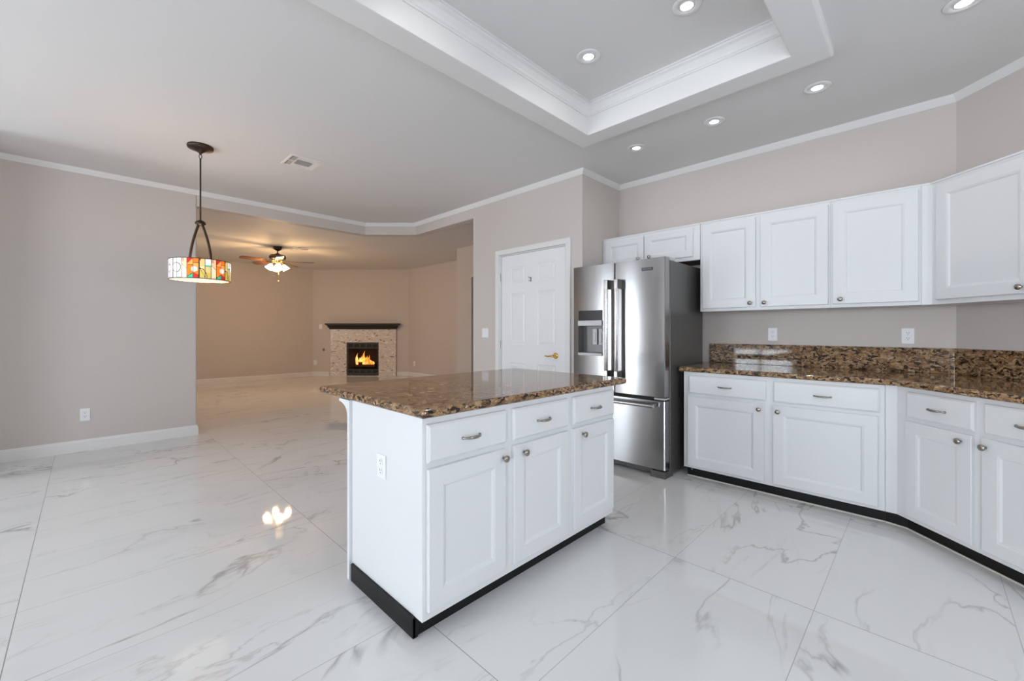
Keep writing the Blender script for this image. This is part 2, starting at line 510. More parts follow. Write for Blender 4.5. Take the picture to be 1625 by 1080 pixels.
wall_with_window('wall_rear', 'x', XB, YK - .12, YL, [W1, W3, W4], -.12)
wall_with_window('wall_kitchen', 'y', YK, XB, DG[0] + .1, [W2], -.12)

def window(name, axis, pos, hole, bars):
    mb = MB(); a0, a1, z0, z1 = hole; e = .05
    def bx(u0, u1, zz0, zz1):
        if axis == 'x': mb.box(pos - .09, pos - .03, u0, u1, zz0, zz1)
        else: mb.box(u0, u1, pos - .09, pos - .03, zz0, zz1)
    bx(a0, a0 + e, z0, z1); bx(a1 - e, a1, z0, z1); bx(a0 + e, a1 - e, z0, z0 + e); bx(a0 + e, a1 - e, z1 - e, z1)
    for k in range(1, bars):
        u = a0 + (a1 - a0) * k / bars; bx(u - .03, u + .03, z0 + e, z1 - e)
    struct(mb.build(name, M['trim']))
    l = bpy.data.lights.new(name + '_daylight', 'AREA'); l.shape = 'RECTANGLE'
    l.size = a1 - a0; l.size_y = z1 - z0
    l.cycles.is_portal = True
    lo = bpy.data.objects.new(name + '_daylight', l); COL.objects.link(lo)
    if axis == 'x': lo.location = (pos - .10, (a0 + a1) / 2, (z0 + z1) / 2); lo.rotation_euler = (PI / 2, 0, -PI / 2)
    else: lo.location = ((a0 + a1) / 2, pos - .10, (z0 + z1) / 2); lo.rotation_euler = (PI / 2, 0, 0)
    lo.rotation_euler = (PI / 2, 0, -PI / 2 if axis == 'x' else 0)
    return lo
for lo, want in ((window('window_1', 'x', XB, W1, 2), Vector((1, 0, 0))), (window('window_2', 'y', YK, W2, 3), Vector((0, 1, 0))), (window('window_added_3', 'x', XB, W3, 2), Vector((1, 0, 0))), (window('window_added_4', 'x', XB, W4, 2), Vector((1, 0, 0)))):
    lo.rotation_euler = want.to_track_quat('-Z', 'Y').to_euler()

# the far room
DL, DRp = Vector((4.27, YF)), Vector((XF, YF - (XF - 4.27) * .7126 / .7016))
W5 = (8.5, 9.4, 1.3, 1.95)  # unseen window added to brighten the far room's right wall
wall_with_window('wall_far_left', 'x', -1.6, YL + .125, YF, [W5], -.12)
window('window_added_5', 'x', -1.6, W5, 2).rotation_euler = Vector((1, 0, 0)).to_track_quat('-Z', 'Y').to_euler()
w = MB(); w.box(-1.72, 4.27, YF, YF + .12, 0, CEIL); struct(w.build('wall_far', M['wall']))
w = MB(); w.box(XF, XF + .12, 6.544, DRp.y, 0, CEIL); struct(w.build('wall_far_right', M['wall']))
w = MB(); w.box(5.2, XF, 6.544, 6.66, 0, CEIL)
w.box(5.2, 5.32, 6.215, 6.544, 0, CEIL); w.box(5.2, 5.32, 5.3, 6.215, 2.24, CEIL); w.box(5.2, 5.32, 4.0, 5.3, 0, CEIL)
struct(w.build('wall_hallway', M['wall']))
w = MB(); w.box(XD + .12, 5.2, 4.06, 4.18, 0, CEIL); struct(w.build('wall_hall_end', M['wall']))
w = MB(); w.box(7.0, 7.1, 4.0, 6.66, 0, CEIL); w.box(5.32, 7.0, 4.0, 4.1, 0, CEIL); w.box(XF + .12, 7.0, 6.56, 6.66, 0, CEIL)
struct(w.build('wall_back_hall', M['wall']))
# diagonal corner wall with the firebox opening; local x runs along the picture's right
FPO = FWD * 11.25 + RGT * (-3.97)
FRZ = YAW - PI / 2
def fp(r): return r + 3.97
L0 = (DL - Vector((FPO.x, FPO.y))).dot(Vector((RGT.x, RGT.y))); L1 = (DRp - Vector((FPO.x, FPO.y))).dot(Vector((RGT.x, RGT.y)))
FX0, FX1, FZ = fp(-4.416), fp(-3.558), 0.90
w = MB()
w.box(L0, FX0, 0, .12, 0, CEIL); w.box(FX1, L1, 0, .12, 0, CEIL); w.box(FX0, FX1, 0, .12, FZ, CEIL)
o = struct(w.build('wall_fireplace', M['wall'])); o.location = FPO; o.rotation_euler = (0, 0, FRZ)

# crown and baseboards
t = MB()
cp = [(-.88, YL), (2.985, YL), (XD, YL - (XD - 2.985)), (XD, YC), (XR, YC), (XR, YB), DG]
t.sweep(cp, [(0, CEIL), (0, CEIL - .048), (.006, CEIL - .048), (.010, CEIL - .040), (.030, CEIL - .016), (.036, CEIL - .006), (.040, CEIL)])
struct(t.build('trim_3', M['trim']))
BP = [(0, 0), (0, .115), (.006, .115), (.009, .100), (.015, .090), (.015, 0)]
t = MB(); t.sweep([(-.88, YL), (0.91, YL), (0.91, YL + .125), (-1.6, YL + .125)], BP); struct(t.build('baseboard_left', M['trim']))
t = MB(); t.sweep([(XD, 4.18), (XD, 3.735)], BP); struct(t.build('baseboard_pantry', M['trim']))
t = MB(); t.sweep([(-1.6, YF), tuple(DL), tuple(DL + (DRp - DL).normalized() * .44)], BP); struct(t.build('baseboard_far', M['trim']))
t = MB(); t.sweep([tuple(DRp - (DRp - DL).normalized() * .30), tuple(DRp), (XF, 6.544)], BP); struct(t.build('baseboard_far_right', M['trim']))


# ---------------------------------------------------------------- pantry door
d = thing('door_1', (XD, 3.675, 0), -PI / 2, 'white six panel pantry door with a brass lever in the greige wall', 'door')
d['kind'] = 'structure'
DW = DY1 - DY0
mb = MB()
cols = [(0.153, 0.395), (0.575, 0.838)]
rows = [(0.20, 0.84), (1.05, 1.66), (1.775, 1.97)]
mb.panelled(0.004, DW - .004, 0.008, DZ - .004, .022, .04, [(a, b, z0, z1) for a, b in cols for z0, z1 in rows],
            [(.008, .007), (.020, .009), (.038, .002)])
mb.build('door_leaf', M['door'], d)
mb = MB()
cw = .060
for a, b in ((-.012 - cw, -.012), (DW + .012, DW + .012 + cw)):
    mb.box(a, b, -.018, 0, 0, DZ + .012 + cw)
mb.box(-.012, DW + .012, -.018, 0, DZ + .012, DZ + .012 + cw)
mb.box(-.012, 0, -.006, .07, 0, DZ + .010); mb.box(DW, DW + .012, -.006, .07, 0, DZ + .010); mb.box(0, DW, -.006, .07, DZ, DZ + .010)
mb.build('door_casing', M['trim'], d, bevel=.005, segs=2)
mb = MB()
hx = 3.675 - 2.834
mb.lathe([(.034, 0), (.034, .006), (.030, .010), (.016, .014), (.012, .030), (.012, .050), (.014, .054), (0, .058)], (hx, .022, .945), 24, axis='y')
mb.tube([(hx, -.026, .945), (hx - .03, -.030, .944), (hx - .065, -.030, .938), (hx - .095, -.027, .940), (hx - .115, -.024, .944)], [.010, .010, .008, .008, .007], 10)
tag(mb.build('door_lever', M['brass'], d), 'polished brass lever handle')
for z in (.30, 1.05, 1.86):
    mb = MB(); mb.lathe([(.007, -.045), (.007, .045)], (-.004, .006, z), 10); mb.build('hinge', M['nickel'], d)
mb = MB()
mb.box(.476, .488, .016, .022, 1.775, 1.825)
mb.tube([(.482, .018, 1.815), (.482, -.012, 1.815), (.482, -.022, 1.83)], .004, 8)
mb.tube([(.482, .018, 1.785), (.482, -.006, 1.780), (.482, -.016, 1.79)], .004, 8)
tag(mb.build('coat_hook', M['nickel'], d), 'small metal coat hook')


# ---------------------------------------------------------------- cabinet parts
def cab_door(parent, x0, x1, z0, z1, knob=None, yf=-.020):
    mb = MB()
    fr = .067 if z1 - z0 > .4 else .055
    mb.panelled(x0, x1, z0, z1, yf, .0195, [(x0 + fr, x1 - fr, z0 + fr, z1 - fr)], [(.003, .001), (.010, .003), (.018, .009), (.021, .009)])
    o = mb.build('door', M['cabinet'], parent)
    if knob:
        k = MB()
        k.lathe([(.006, 0), (.0055, .010), (.008, .014), (.0150, .018), (.0165, .022), (.0150, .027), (.008, .030), (0, .031)], (knob[0], yf, knob[1]), 20, axis='y')
        tag(k.build('knob', M['nickel'], o), 'brushed nickel knob')
    return o


def drawer(parent, x0, x1, z0, z1, yf=-.020, pull=True):
    mb = MB()
    e = .011
    mb.add([(x0, yf + .008, z0), (x1, yf + .008, z0), (x1, yf + .008, z1), (x0, yf + .008, z1),
            (x0 + e, yf, z0 + e), (x1 - e, yf, z0 + e), (x1 - e, yf, z1 - e), (x0 + e, yf, z1 - e),
            (x0, -.0005, z0), (x1, -.0005, z0), (x1, -.0005, z1), (x0, -.0005, z1)],
           [(4, 5, 6, 7), (0, 1, 5, 4), (1, 2, 6, 5), (2, 3, 7, 6), (3, 0, 4, 7), (8, 9, 1, 0), (9, 10, 2, 1), (10, 11, 3, 2), (11, 8, 0, 3), (11, 10, 9, 8)])
    o = mb.build('drawer', M['cabinet'], parent, bevel=.002)
    if pull:
        cx, cz = (x0 + x1) / 2, (z0 + z1) / 2
        k = MB()
        n = 9; pts = []; rad = []
        for i in range(n):
            u = -1 + 2 * i / (n - 1)
            pts.append((cx + u * .048, yf - .004 - .022 * (1 - u * u) ** .6, cz - .004)); rad.append(.0035 + .0035 * (1 - u * u))
        k.tube(pts, rad, 10)
        for sgn in (-1, 1): k.lathe([(.007, 0), (.0055, .006)], (cx + sgn * .046, yf, cz - .004), 12, axis='y')
        tag(k.build('pull', M['nickel'], o), 'curved brushed nickel pull')
    return o


def body(parent, boxes, name='body', bevel=.0025):
    mb = MB()
    for b in boxes: mb.box(*b)
    return mb.build(name, M['cabinet'], parent, bevel=bevel)


# base cabinet beside the fridge: local x runs from its fridge end, y into the cabinet
ZC = 0.876
BX, BY = 3.527, 0.123
base = thing('base_cabinet', (BX, 1.444, 0), -PI / 2, 'white two door base cabinet with two wide drawers beside the fridge', 'cabinet', 'white base cabinets under the granite worktop')
body(base, [(0, 1.444 - .179, 0, .70, .08, ZC)])
mb = MB(); mb.box(.012, 1.2645, .046, .60, 0, .0795); tag(mb.build('toe_kick', M['black'], base), 'black toe board')
mb = MB(); mb.box(.012, 1.2645, .040, .046, 0, .007); mb.build('caulk_line', M['caulk'], base)
mb = MB(); mb.lathe([(.008, 0), (.007, .003)], (.05, .046, .058), 14, axis='y'); tag(mb.build('screw', M['nickel'], base), 'small silver screw head')
drawer(base, .043, .607, .698, .850); drawer(base, .655, 1.240, .698, .850)
cab_door(base, .036, .598, .103, .675, (.566, .634)); cab_door(base, .655, 1.232, .103, .675, (.687, .632))

# corner base cabinet on the diagonal wall
diag = thing('base_cabinet', (BX, BY, 0), -3 * PI / 4, 'white base cabinet turned at an angle round the corner, at right edge of view', 'cabinet', 'white base cabinets under the granite worktop')
c45 = math.cos(PI / 4)
def to_diag(px, py, ox, oy):
    dx, dy = px - ox, py - oy
    return (-(dx + dy) * c45, (dx - dy) * c45)
DEP = .665
LD = .92
def diag_poly(ox, oy, y_seam, length, back, wx, wy):
    """Plan of a corner unit: straight bit from the seam, round the bend, along the diagonal, back along the walls."""
    return [to_diag(ox, y_seam, ox, oy), (0, 0), (length, 0), (length, back), to_diag(wx, wy, ox, oy), to_diag(wx, y_seam, ox, oy)]
mb = MB(); mb.prism(diag_poly(BX, BY, .178, LD, .688, XR - .006, YB + .003), .08, ZC); mb.build('body', M['cabinet'], diag, bevel=.0025)
def rec(dp):   # toe line set back by dp
    k = dp * math.tan(PI / 8)
    return [to_diag(BX + dp, .178, BX, BY), (k, dp), (LD, dp)]
rp = rec(.046)
mb = MB(); mb.prism(rp + [(LD, .5), to_diag(BX + .5, .178, BX, BY)], 0, .0795); tag(mb.build('toe_kick', M['black'], diag), 'black toe board')
r1 = rec(.040)
mb = MB(); mb.prism(r1 + rp[::-1], 0, .007); mb.build('caulk_line', M['caulk'], diag)
drawer(diag, .075, .441, .698, .850); drawer(diag, .487, .860, .698, .850)
cab_door(diag, .070, .433, .108, .675, (.385, .634)); cab_door(diag, .480, .850, .108, .675, (.500, .632))

# worktop with upstand
OV = .032
ko = OV * math.tan(PI / 8)
def off_diag(t_, dpt):    # point on the diagonal: t along, dpt into the wall
    return (BX - t_ * c45 + dpt * c45, BY - t_ * c45 - dpt * c45)
wt = thing('worktop', (3.9, .8, ZC), 0, 'brown granite worktop running along the wall and round the corner, with tall upstand', 'countertop')
def wl(p): return (p[0] - 3.9, p[1] - .8)
we = off_diag(LD + .02, -OV); wb = off_diag(LD + .02, .690)
mb = MB()
mb.prism([wl(p) for p in [(BX - OV, 1.480), (BX - OV, BY + ko), we, wb, (XR - .003, YB + .001), (XR - .003, 1.480)]], 0, .039)
mb.build('slab', M['granite'], wt, bevel=.014, segs=4)
mb = MB()
kb = .02 * math.tan(PI / 8)
we2 = off_diag(LD, .686); we3 = off_diag(LD, .666)
mb.prism([wl(p) for p in [(XR - .003, 1.480), (XR - .003, YB + .001), we2, we3, (XR - .023, YB + .001 + kb), (XR - .023, 1.480)]], .0395, .218)
mb.build('upstand', M['granite'], wt, bevel=.002)

# ---------------------------------------------------------------- wall cabinets
UX, UT, UB = 3.91, 2.193, 1.388
def top_rail(parent, x0, x1):
    mb = MB(); mb.box(x0, x1, -.008, .31, UT - .012, UT); mb.build('top_rail', M['cabinet'], parent, bevel=.002)
oc = thing('wall_cabinet', (UX, 2.470, 1.862), -PI / 2, 'short white wall cabinet with two doors above the fridge', 'cabinet', 'white wall cabinets')
def up(z): return z - 1.862
mb = MB(); mb.box(0, 1.0155, 0, .322, 0, up(UT) - .0005); mb.add([(0, .02, -.0008), (1.0155, .02, -.0008), (1.0155, .322, -.0008), (0, .322, -.0008)], [(0, 3, 2, 1)], 1)
mb.build('body', [M['cabinet'], M['sill']], oc, bevel=.002)
cab_door(oc, .040, .474, .034, up(2.157), (.424, up(1.937)))
cab_door(oc, .488, .957, .034, up(2.157), (.540, up(1.940)))
mb = MB(); mb.box(0, 1.0155, -.008, .31, up(UT) - .012, up(UT)); mb.build('top_rail', M['cabinet'], oc, bevel=.002)
def upper(loc, length, label):
    o = thing('wall_cabinet', loc, -PI / 2, label, 'cabinet', 'white wall cabinets')
    h = UT - UB
    mb = MB(); mb.box(0, length, 0, .322, 0, h - .0005); mb.build('body', M['cabinet'], o, bevel=.002)
    mb = MB(); mb.box(0, length, -.008, .31, h - .012, h); mb.build('top_rail', M['cabinet'], o, bevel=.002)
    return o
u1 = upper((UX, 1.452, UB), .9485, 'tall white wall cabinet with a pair of doors right of the fridge')
cab_door(u1, .022, .450, .026, .770, (.412, .060)); cab_door(u1, .485, .936, .026, .770, (.517, .058))
u2 = upper((UX, .503, UB), .4855, 'tall white single door wall cabinet left of the angled corner cabinet')
cab_door(u2, .013, .473, .026, .770, (.060, .060))
cu = thing('wall_cabinet', (UX, -.033, UB), -3 * PI / 4, 'tall white wall cabinet turned at an angle in the corner, at right edge of view', 'cabinet', 'white wall cabinets')
LU = .62
mb = MB(); mb.prism(diag_poly(UX, -.033, .017, LU, .302, XR - .006, YB + .002), 0, UT - UB - .0005); mb.build('body', M['cabinet'], cu, bevel=.002)
mb = MB()
tk = .008 * math.tan(PI / 8)
mb.prism([to_diag(UX - .008, .017, UX, -.033), (-tk, -.008), (LU, -.008), (LU, .29), to_diag(XR - .02, YB + .01, UX, -.033), to_diag(XR - .02, .017, UX, -.033)], UT - UB - .012, UT - UB)
mb.build('top_rail', M['cabinet'], cu, bevel=.002)
cab_door(cu, .040, .560, .030, .770, (.500, .066))

# ---------------------------------------------------------------- island
IX0, IX1, IY0, IY1 = .917, 2.315, 1.393, 2.004
isl = thing('kitchen_island', (IX0, IY0, 0), 0, 'white kitchen island cabinet with three drawers over three doors', 'kitchen island')
IW = IX1 - IX0; ID = IY1 - IY0
body(isl, [(0, IW, 0, ID, .08, ZC)])
mb = MB()
mb.box(.012, IW - .004, .052, ID, 0, .0795)
mb.box(-.012, .0, .045, ID - .012, 0, .084); mb.box(-.012, .012, .045, .0518, 0, .0795)
tag(mb.build('toe_kick', M['black'], isl, bevel=.002), 'black toe board')
mb = MB(); mb.box(-.014, IW + .002, ID + .0005, ID + .024, 0, ZC)
pr = [(.0245, .800)] + [(.0245 + .092 * (1 - math.cos(a * PI / 12)), .800 + .062 * math.sin(a * PI / 12)) for a in range(1, 7)] + [(.118, ZC), (.0245, ZC)]
vs = [(-.014, ID + p[0], p[1]) for p in pr] + [(IW + .002, ID + p[0], p[1]) for p in pr]
n = len(pr)
mb.add(vs, [tuple(range(n)), tuple(range(2 * n - 1, n - 1, -1))] + [(i, n + i, n + (i + 1) % n, (i + 1) % n) for i in range(n)])
mb.build('back_panel', M['cabinet'], isl)
for x0, x1, kx in ((.015, .448, .434), (.490, .922, .558), (.965, 1.386, 1.045)):
    drawer(isl, x0, x1, .698, .850)
    cab_door(isl, x0 + .003, x1 - .009, .119, .675, (kx - (.012 if x0 < .1 else 0), .636))
it = MB(); it.box(.900, 2.448, 1.366, 2.380, ZC, .915)
tag(it.build('island_countertop', M['granite'], bevel=.017, segs=5), 'brown granite island countertop with rounded edges overhanging the white island', 'countertop')


# ---------------------------------------------------------------- outlets and switches (local: plate faces -y)
def outlet(loc, rz, label, w=.072, h=.115, switches=0, group='white power outlets'):
    o = thing('light_switch' if switches else 'power_outlet', loc, rz, label, 'light switch' if switches else 'power outlet', None if switches else group)
    mb = MB(); mb.box(-w / 2, w / 2, -.006, 0, -h / 2, h / 2); mb.build('plate', M['plate'], o, bevel=.003)
    if switches:
        for k in range(switches):
            cx = (k - (switches - 1) / 2) * w / switches * .85
            mb = MB(); mb.box(cx - .0165, cx + .0165, -.010, -.006, -.033, .033); mb.build('rocker', M['plate'], o, bevel=.002)
    else:
        for cz in (-.020, .020):
            mb = MB()
            mb.lathe([(.0165, 0), (.0165, .003)], (0, -.006, cz), 20, axis='y', smooth=False)
            for sx in (-.006, .006): mb.box(sx - .0014, sx + .0014, -.0094, -.009, cz + .001, cz + .010, 1)
            mb.lathe([(.0026, 0), (.0026, .0004)], (0, -.009, cz - .007), 10, mat=1, axis='y', smooth=False)
            mb.build('socket', [M['plate'], M['slot']], o)
    return o
outlet((XR, .954, 1.183), -PI / 2, 'white power outlet above the worktop upstand, nearer the fridge')
outlet((XR, .089, 1.177), -PI / 2, 'white power outlet above the worktop upstand, nearer the angled corner')
outlet((-.005, YL, .366), 0, 'white power outlet low on the left wall above the baseboard', .074, .125)
outlet((IX0, 1.706, .621), -PI / 2, 'white power outlet on the side of the kitchen island', .074, .105)
outlet((XD, 3.943, 1.187), -PI / 2, 'white double light switch left of the pantry door', .118, .117, 2)
def fpw(r, z, dd=0.0): p = FWD * (11.25 - dd) + RGT * r; return (p.x, p.y, z)
outlet(fpw(-5.28, .363), FRZ, 'small white power outlet low on the wall left of the fireplace', .080, .125)
outlet(fpw(-5.13, 1.322), FRZ, 'small white light switch on the wall at the left end of the mantel', .08, .12, 1)
outlet((XF, 9.58, .346), -PI / 2, 'small white power outlet low on the far wall right of the fireplace', .09, .13)
mb = MB(); mb.lathe([(.035, 0), (.033, .006), (.012, .010), (.010, .03), (0, .032)], (0, 0, 0), 20, axis='y')
o = tag(mb.build('gas_valve', M['nickel']), 'small round gas valve cover on the wall left of the fireplace', 'gas valve'); o.location = fpw(-5.05, .70); o.rotation_euler = (0, 0, FRZ)

# ---------------------------------------------------------------- refrigerator
FY0, FY1, FXF = 1.507, 2.428, 3.312
fr = thing('refrigerator', (FXF, FY1, 0), -PI / 2, 'stainless steel french door refrigerator with bottom freezer drawer and water dispenser', 'refrigerator')
FW = FY1 - FY0
mb = MB(); mb.box(.004, FW, .092, .80, .03, 1.802); mb.build('body', M['fridge_side'], fr, bevel=.004)
def bowed(x0, x1, z0, z1, t, sag, hole=None, nx=16):
    """Door shell with a front bowed outward by sag; y=0 front line at its edges, hole=(x0,x1,z0,z1)."""
    mb = MB()
    xs = sorted(set([x0 + (x1 - x0) * i / nx for i in range(nx + 1)] + [x0 + (x1 - x0) * k for k in (.004, .0125, .9875, .996)] + (list(hole[:2]) if hole else [])))
    zs = sorted(set([z0, z1] + (list(hole[2:]) if hole else [])))
    def fy(x):
        u = (x - x0) / (x1 - x0) * 2 - 1
        e = max(0, abs(u) - .975) / .025
        return -sag * (1 - u * u) + .006 * e * e
    for i in range(len(xs) - 1):
        for j in range(len(zs) - 1):
            if hole and hole[0] < (xs[i] + xs[i + 1]) / 2 < hole[1] and hole[2] < (zs[j] + zs[j + 1]) / 2 < hole[3]: continue
            mb.add([(xs[i], fy(xs[i]), zs[j]), (xs[i + 1], fy(xs[i + 1]), zs[j]), (xs[i + 1], fy(xs[i + 1]), zs[j + 1]), (xs[i], fy(xs[i]), zs[j + 1])], [(0, 1, 2, 3)], 0, True)
    for z, flip in ((z0, 0), (z1, 1)):
        ring = [(x, fy(x), z) for x in xs] + [(x1, t, z), (x0, t, z)]
        idx = tuple(range(len(ring)))
        mb.add(ring, [idx if flip else idx[::-1]])
    mb.add([(x0, fy(x0), z0), (x0, t, z0), (x0, t, z1), (x0, fy(x0), z1)], [(3, 2, 1, 0)][::-1])
    mb.add([(x1, fy(x1), z0), (x1, t, z0), (x1, t, z1), (x1, fy(x1), z1)], [(0, 1, 2, 3)])
    mb.add([(x0, t, z0), (x1, t, z0), (x1, t, z1), (x0, t, z1)], [(3, 2, 1, 0)])
    return mb, fy
SPL = FY1 - 1.975
ZD0, ZD1 = .668, 1.822
H0, H1 = FY1 - 2.360, FY1 - 2.098   # dispenser
mb, fyl = bowed(.002, SPL - .003, ZD0, ZD1, .08, .004, (H0, H1, 1.010, 1.262))
ld = mb.build('door', M['steel'], fr)
mb, fyr = bowed(SPL + .003, FW - .002, ZD0, ZD1, .08, .004)
rd = mb.build('door', M['steel'], fr)
mb, fyz = bowed(.002, FW - .002, .072, .636, .08, .006)
fz = mb.build('freezer_drawer', M['steel'], fr)
mb = MB(); mb.box(.01, FW - .008, .03, .092, .638, .666); mb.box(.02, FW - .10, .012, .03, .640, .662); mb.build('door_seal', M['darkgap'], fr)
mb = MB(); mb.box(FW - .10, FW - .006, .004, .09, .645, .660); mb.build('center_hinge', M['plastic_grey'], fr, bevel=.003)
mb = MB(); mb.box(.02, FW - .12, .05, .20, .018, .068); mb.build('kick_grille', M['fridge_side'], fr)
for x0, x1 in ((.01, .13), (FW - .13, FW - .002)):
    mb = MB(); mb.box(x0, x1, .004, .15, 0, .058); mb.build('foot', M['fridge_side'], fr, bevel=.004)
for x0, x1 in ((.01, .10), (FW - .09, FW - .004)):
    mb = MB(); mb.box(x0, x1, .03, .20, 1.8025, 1.832); tag(mb.build('hinge_cover', M['plastic_grey'], fr, bevel=.006), 'grey hinge cover')
def v_handle(parent, x):
    mb = MB()
    mb.box(x - .0185, x + .0185, -.074, -.056, .775, 1.668, 0)
    for z0, z1 in ((.775, .862), (1.585, 1.668)): mb.box(x - .020, x + .020, -.072, .004, z0, z1, 1)
    mb.tube([(x, -.072, .86), (x, -.072, 1.587)], .0125, 12, 0)
    mb.build('handle', [M['handle_steel'], M['handle_dark']], parent, bevel=.006, segs=3)
v_handle(ld, SPL - .048); v_handle(rd, SPL + .052)
mb = MB()
mb.tube([(.07, -.058, .598), (FW - .075, -.058, .598)], .0165, 14, 0)
for xx in (.10, FW - .10): mb.box(xx - .018, xx + .018, -.05, .002, .585, .611, 1)
mb.build('handle', [M['handle_steel'], M['handle_dark']], fz, bevel=.003)
# dispenser in the left door
cx = (H0 + H1) / 2
yd = fyl(cx) - .004
mb = MB(); mb.box(H0, H1, yd, .01, 1.312, 1.405); tag(mb.build('display', M['display'], ld, bevel=.002), 'black glass display')
mb = MB(); mb.box(H0, H1, yd - .012, .012, 1.262, 1.311); mb.build('dispenser_ledge', M['plastic_grey'], ld, bevel=.003)
mb = MB(); mb.box(H0, H1, yd - .012, .012, .985, 1.0095); mb.build('drip_tray', M['plastic_grey'], ld, bevel=.003)
mb = MB()
z0, z1, yb = 1.010, 1.2615, .072
mb.add([(H0, -.012, z0), (H1, -.012, z0), (H1, -.012, z1), (H0, -.012, z1), (H0, yb, z0), (H1, yb, z0), (H1, yb, z1), (H0, yb, z1)],
       [(4, 5, 6, 7), (0, 4, 7, 3), (5, 1, 2, 6), (0, 1, 5, 4), (7, 6, 2, 3)])
mb.build('dispenser_niche', M['niche'], ld)
for px in (cx + .025, cx + .09):
    mb = MB(); mb.box(px - .024, px + .024, .030, .045, 1.085, 1.235); mb.box(px - .012, px + .012, .022, .030, 1.11, 1.20); mb.build('paddle', M['plastic_grey'], ld, bevel=.004)
# badge with its lettering
bx0, bx1 = FY1 - 1.712, FY1 - 1.614
yb = fyr((bx0 + bx1) / 2)
mb = MB(); mb.box(bx0, bx1, yb - .004, yb + .002, 1.722, 1.748)
bd = mb.build('badge', M['iron'], rd, bevel=.001)
cu_ = bpy.data.curves.new('badge_lettering', 'FONT'); cu_.body = 'MAYTAG'; cu_.size = .0195; cu_.align_x = 'CENTER'; cu_.align_y = 'CENTER'; cu_.extrude = .0006
to = bpy.data.objects.new('badge_lettering', cu_); COL.objects.link(to)
bpy.context.view_layer.update()
dg = bpy.context.evaluated_depsgraph_get()
tm = bpy.data.meshes.new_from_object(to.evaluated_get(dg)); bpy.data.objects.remove(to); bpy.data.curves.remove(cu_)
for v in tm.vertices: v.co = Vector((v.co.x * 1.05 + (bx0 + bx1) / 2, yb - .0045 - v.co.z, v.co.y + 1.735))
tm.materials.clear(); tm.materials.append(M['handle_steel'])
to = bpy.data.objects.new('badge_lettering', tm); COL.objects.link(to); to.parent = rd

# ---------------------------------------------------------------- recessed downlights
def downlight(label):
    o = thing('recessed_downlight', (0, 0, 0), 0, label, 'ceiling light', 'recessed ceiling downlights')
    mb = MB(); mb.lathe([(.052, -.001), (.075, -.0005), (.078, -.003), (.074, -.007), (.056, -.009), (.050, -.006), (.048, .0)], (0, 0, 0), 32, cap=False)
    mb.build('trim_ring', M['trim'], o)
    mb = MB(); mb.lathe([(.050, -.0060), (.046, -.0010), (.040, -.0005), (.0375, -.0075), (.0345, -.0085), (.033, -.0030)], (0, 0, 0), 32, cap=False); mb.build('gimbal_ring', M['plate'], o)
    mb = MB(); mb.lathe([(.0335, -.0040), (0, -.0045)], (0, 0, 0), 32, cap=False); tag(mb.build('lens', M['lamp_lens'], o), 'glowing white lens')
    l = bpy.data.lights.new('downlight_glow', 'AREA'); l.shape = 'DISK'; l.size = .09; l.energy = DOWN_W; l.color = (1.0, .97, .94)
    lo = bpy.data.objects.new('downlight_glow', l); COL.objects.link(lo); lo.parent = o; lo.location = (0, 0, -.012)
    return o
spots = [((3.448, 1.835, CEIL), 'lit recessed downlight nearest the return wall beside the pantry'),
         ((3.438, 1.172, CEIL), 'lit recessed downlight second along the ceiling above the wall cabinets'),
         ((3.442, .515, CEIL), 'lit recessed downlight third along the ceiling, near the tray corner'),
         ((3.062, -.139, CEIL), 'lit recessed downlight at top right edge of view'),
         ((2.330, 1.585, TZ), 'lit recessed downlight inside the ceiling tray, nearer its far corner'),
         ((2.350, .946, TZ), 'lit recessed downlight inside the ceiling tray, cut by top of view'),
         ((1.250, 1.585, TZ), 'lit recessed downlight inside the tray above the island end, out of view, left'),
         ((1.250, .946, TZ), 'lit recessed downlight inside the tray above the island end, out of view, right')]
dl0 = downlight(spots[0][1])
for i, (p, lab) in enumerate(spots):
    o = dl0 if i == 0 else copy_tree(dl0)
    o.location = p; o['label'] = lab

# ---------------------------------------------------------------- pendant lamp
PX, PY = .713, 4.577
pn = thing('pendant_lamp', (PX, PY, CEIL), 0, 'bronze pendant lamp with a stained glass drum shade hanging left', 'pendant lamp')
mb = MB(); mb.lathe([(.096, 0), (.098, -.012), (.094, -.024), (.080, -.030), (.060, -.034), (.030, -.050), (.012, -.062), (.008, -.075), (0, -.076)], seg=36)
mb.build('canopy', M['bronze'], pn)
mb = MB()
ringp = [(.010 * math.cos(a), 0, -.092 + .018 * math.sin(a)) for a in [2 * PI * k / 16 for k in range(17)]]
mb.tube(ringp, .003, 8); mb.build('loop', M['bronze'], pn)
mb = MB(); mb.tube([(0, 0, -.108), (0, 0, -.66)], .0065, 12); mb.build('rod', M['bronze'], pn)
mb = MB(); mb.lathe([(.010, -.655), (.030, -.665), (.040, -.678), (.040, -.690), (.024, -.700), (0, -.702)], seg=24); mb.build('hub', M['bronze'], pn)
ad = RGT
for sgn in (-1, 1):
    pts = []
    for i in range(15):
        u = i / 14
        r = .014 + .078 * math.sin(u * PI * .5) ** .9 + .004 * u
        p = ad * (sgn * r); pts.append((p.x, p.y, -.690 - .36 * u))
    mb = MB(); mb.tube(pts, .01, flat=(.011, .0055)); mb.build('arm', M['bronze'], pn, bevel=.002)
SR, SZ0, SZ1 = .222, -1.190, -1.022
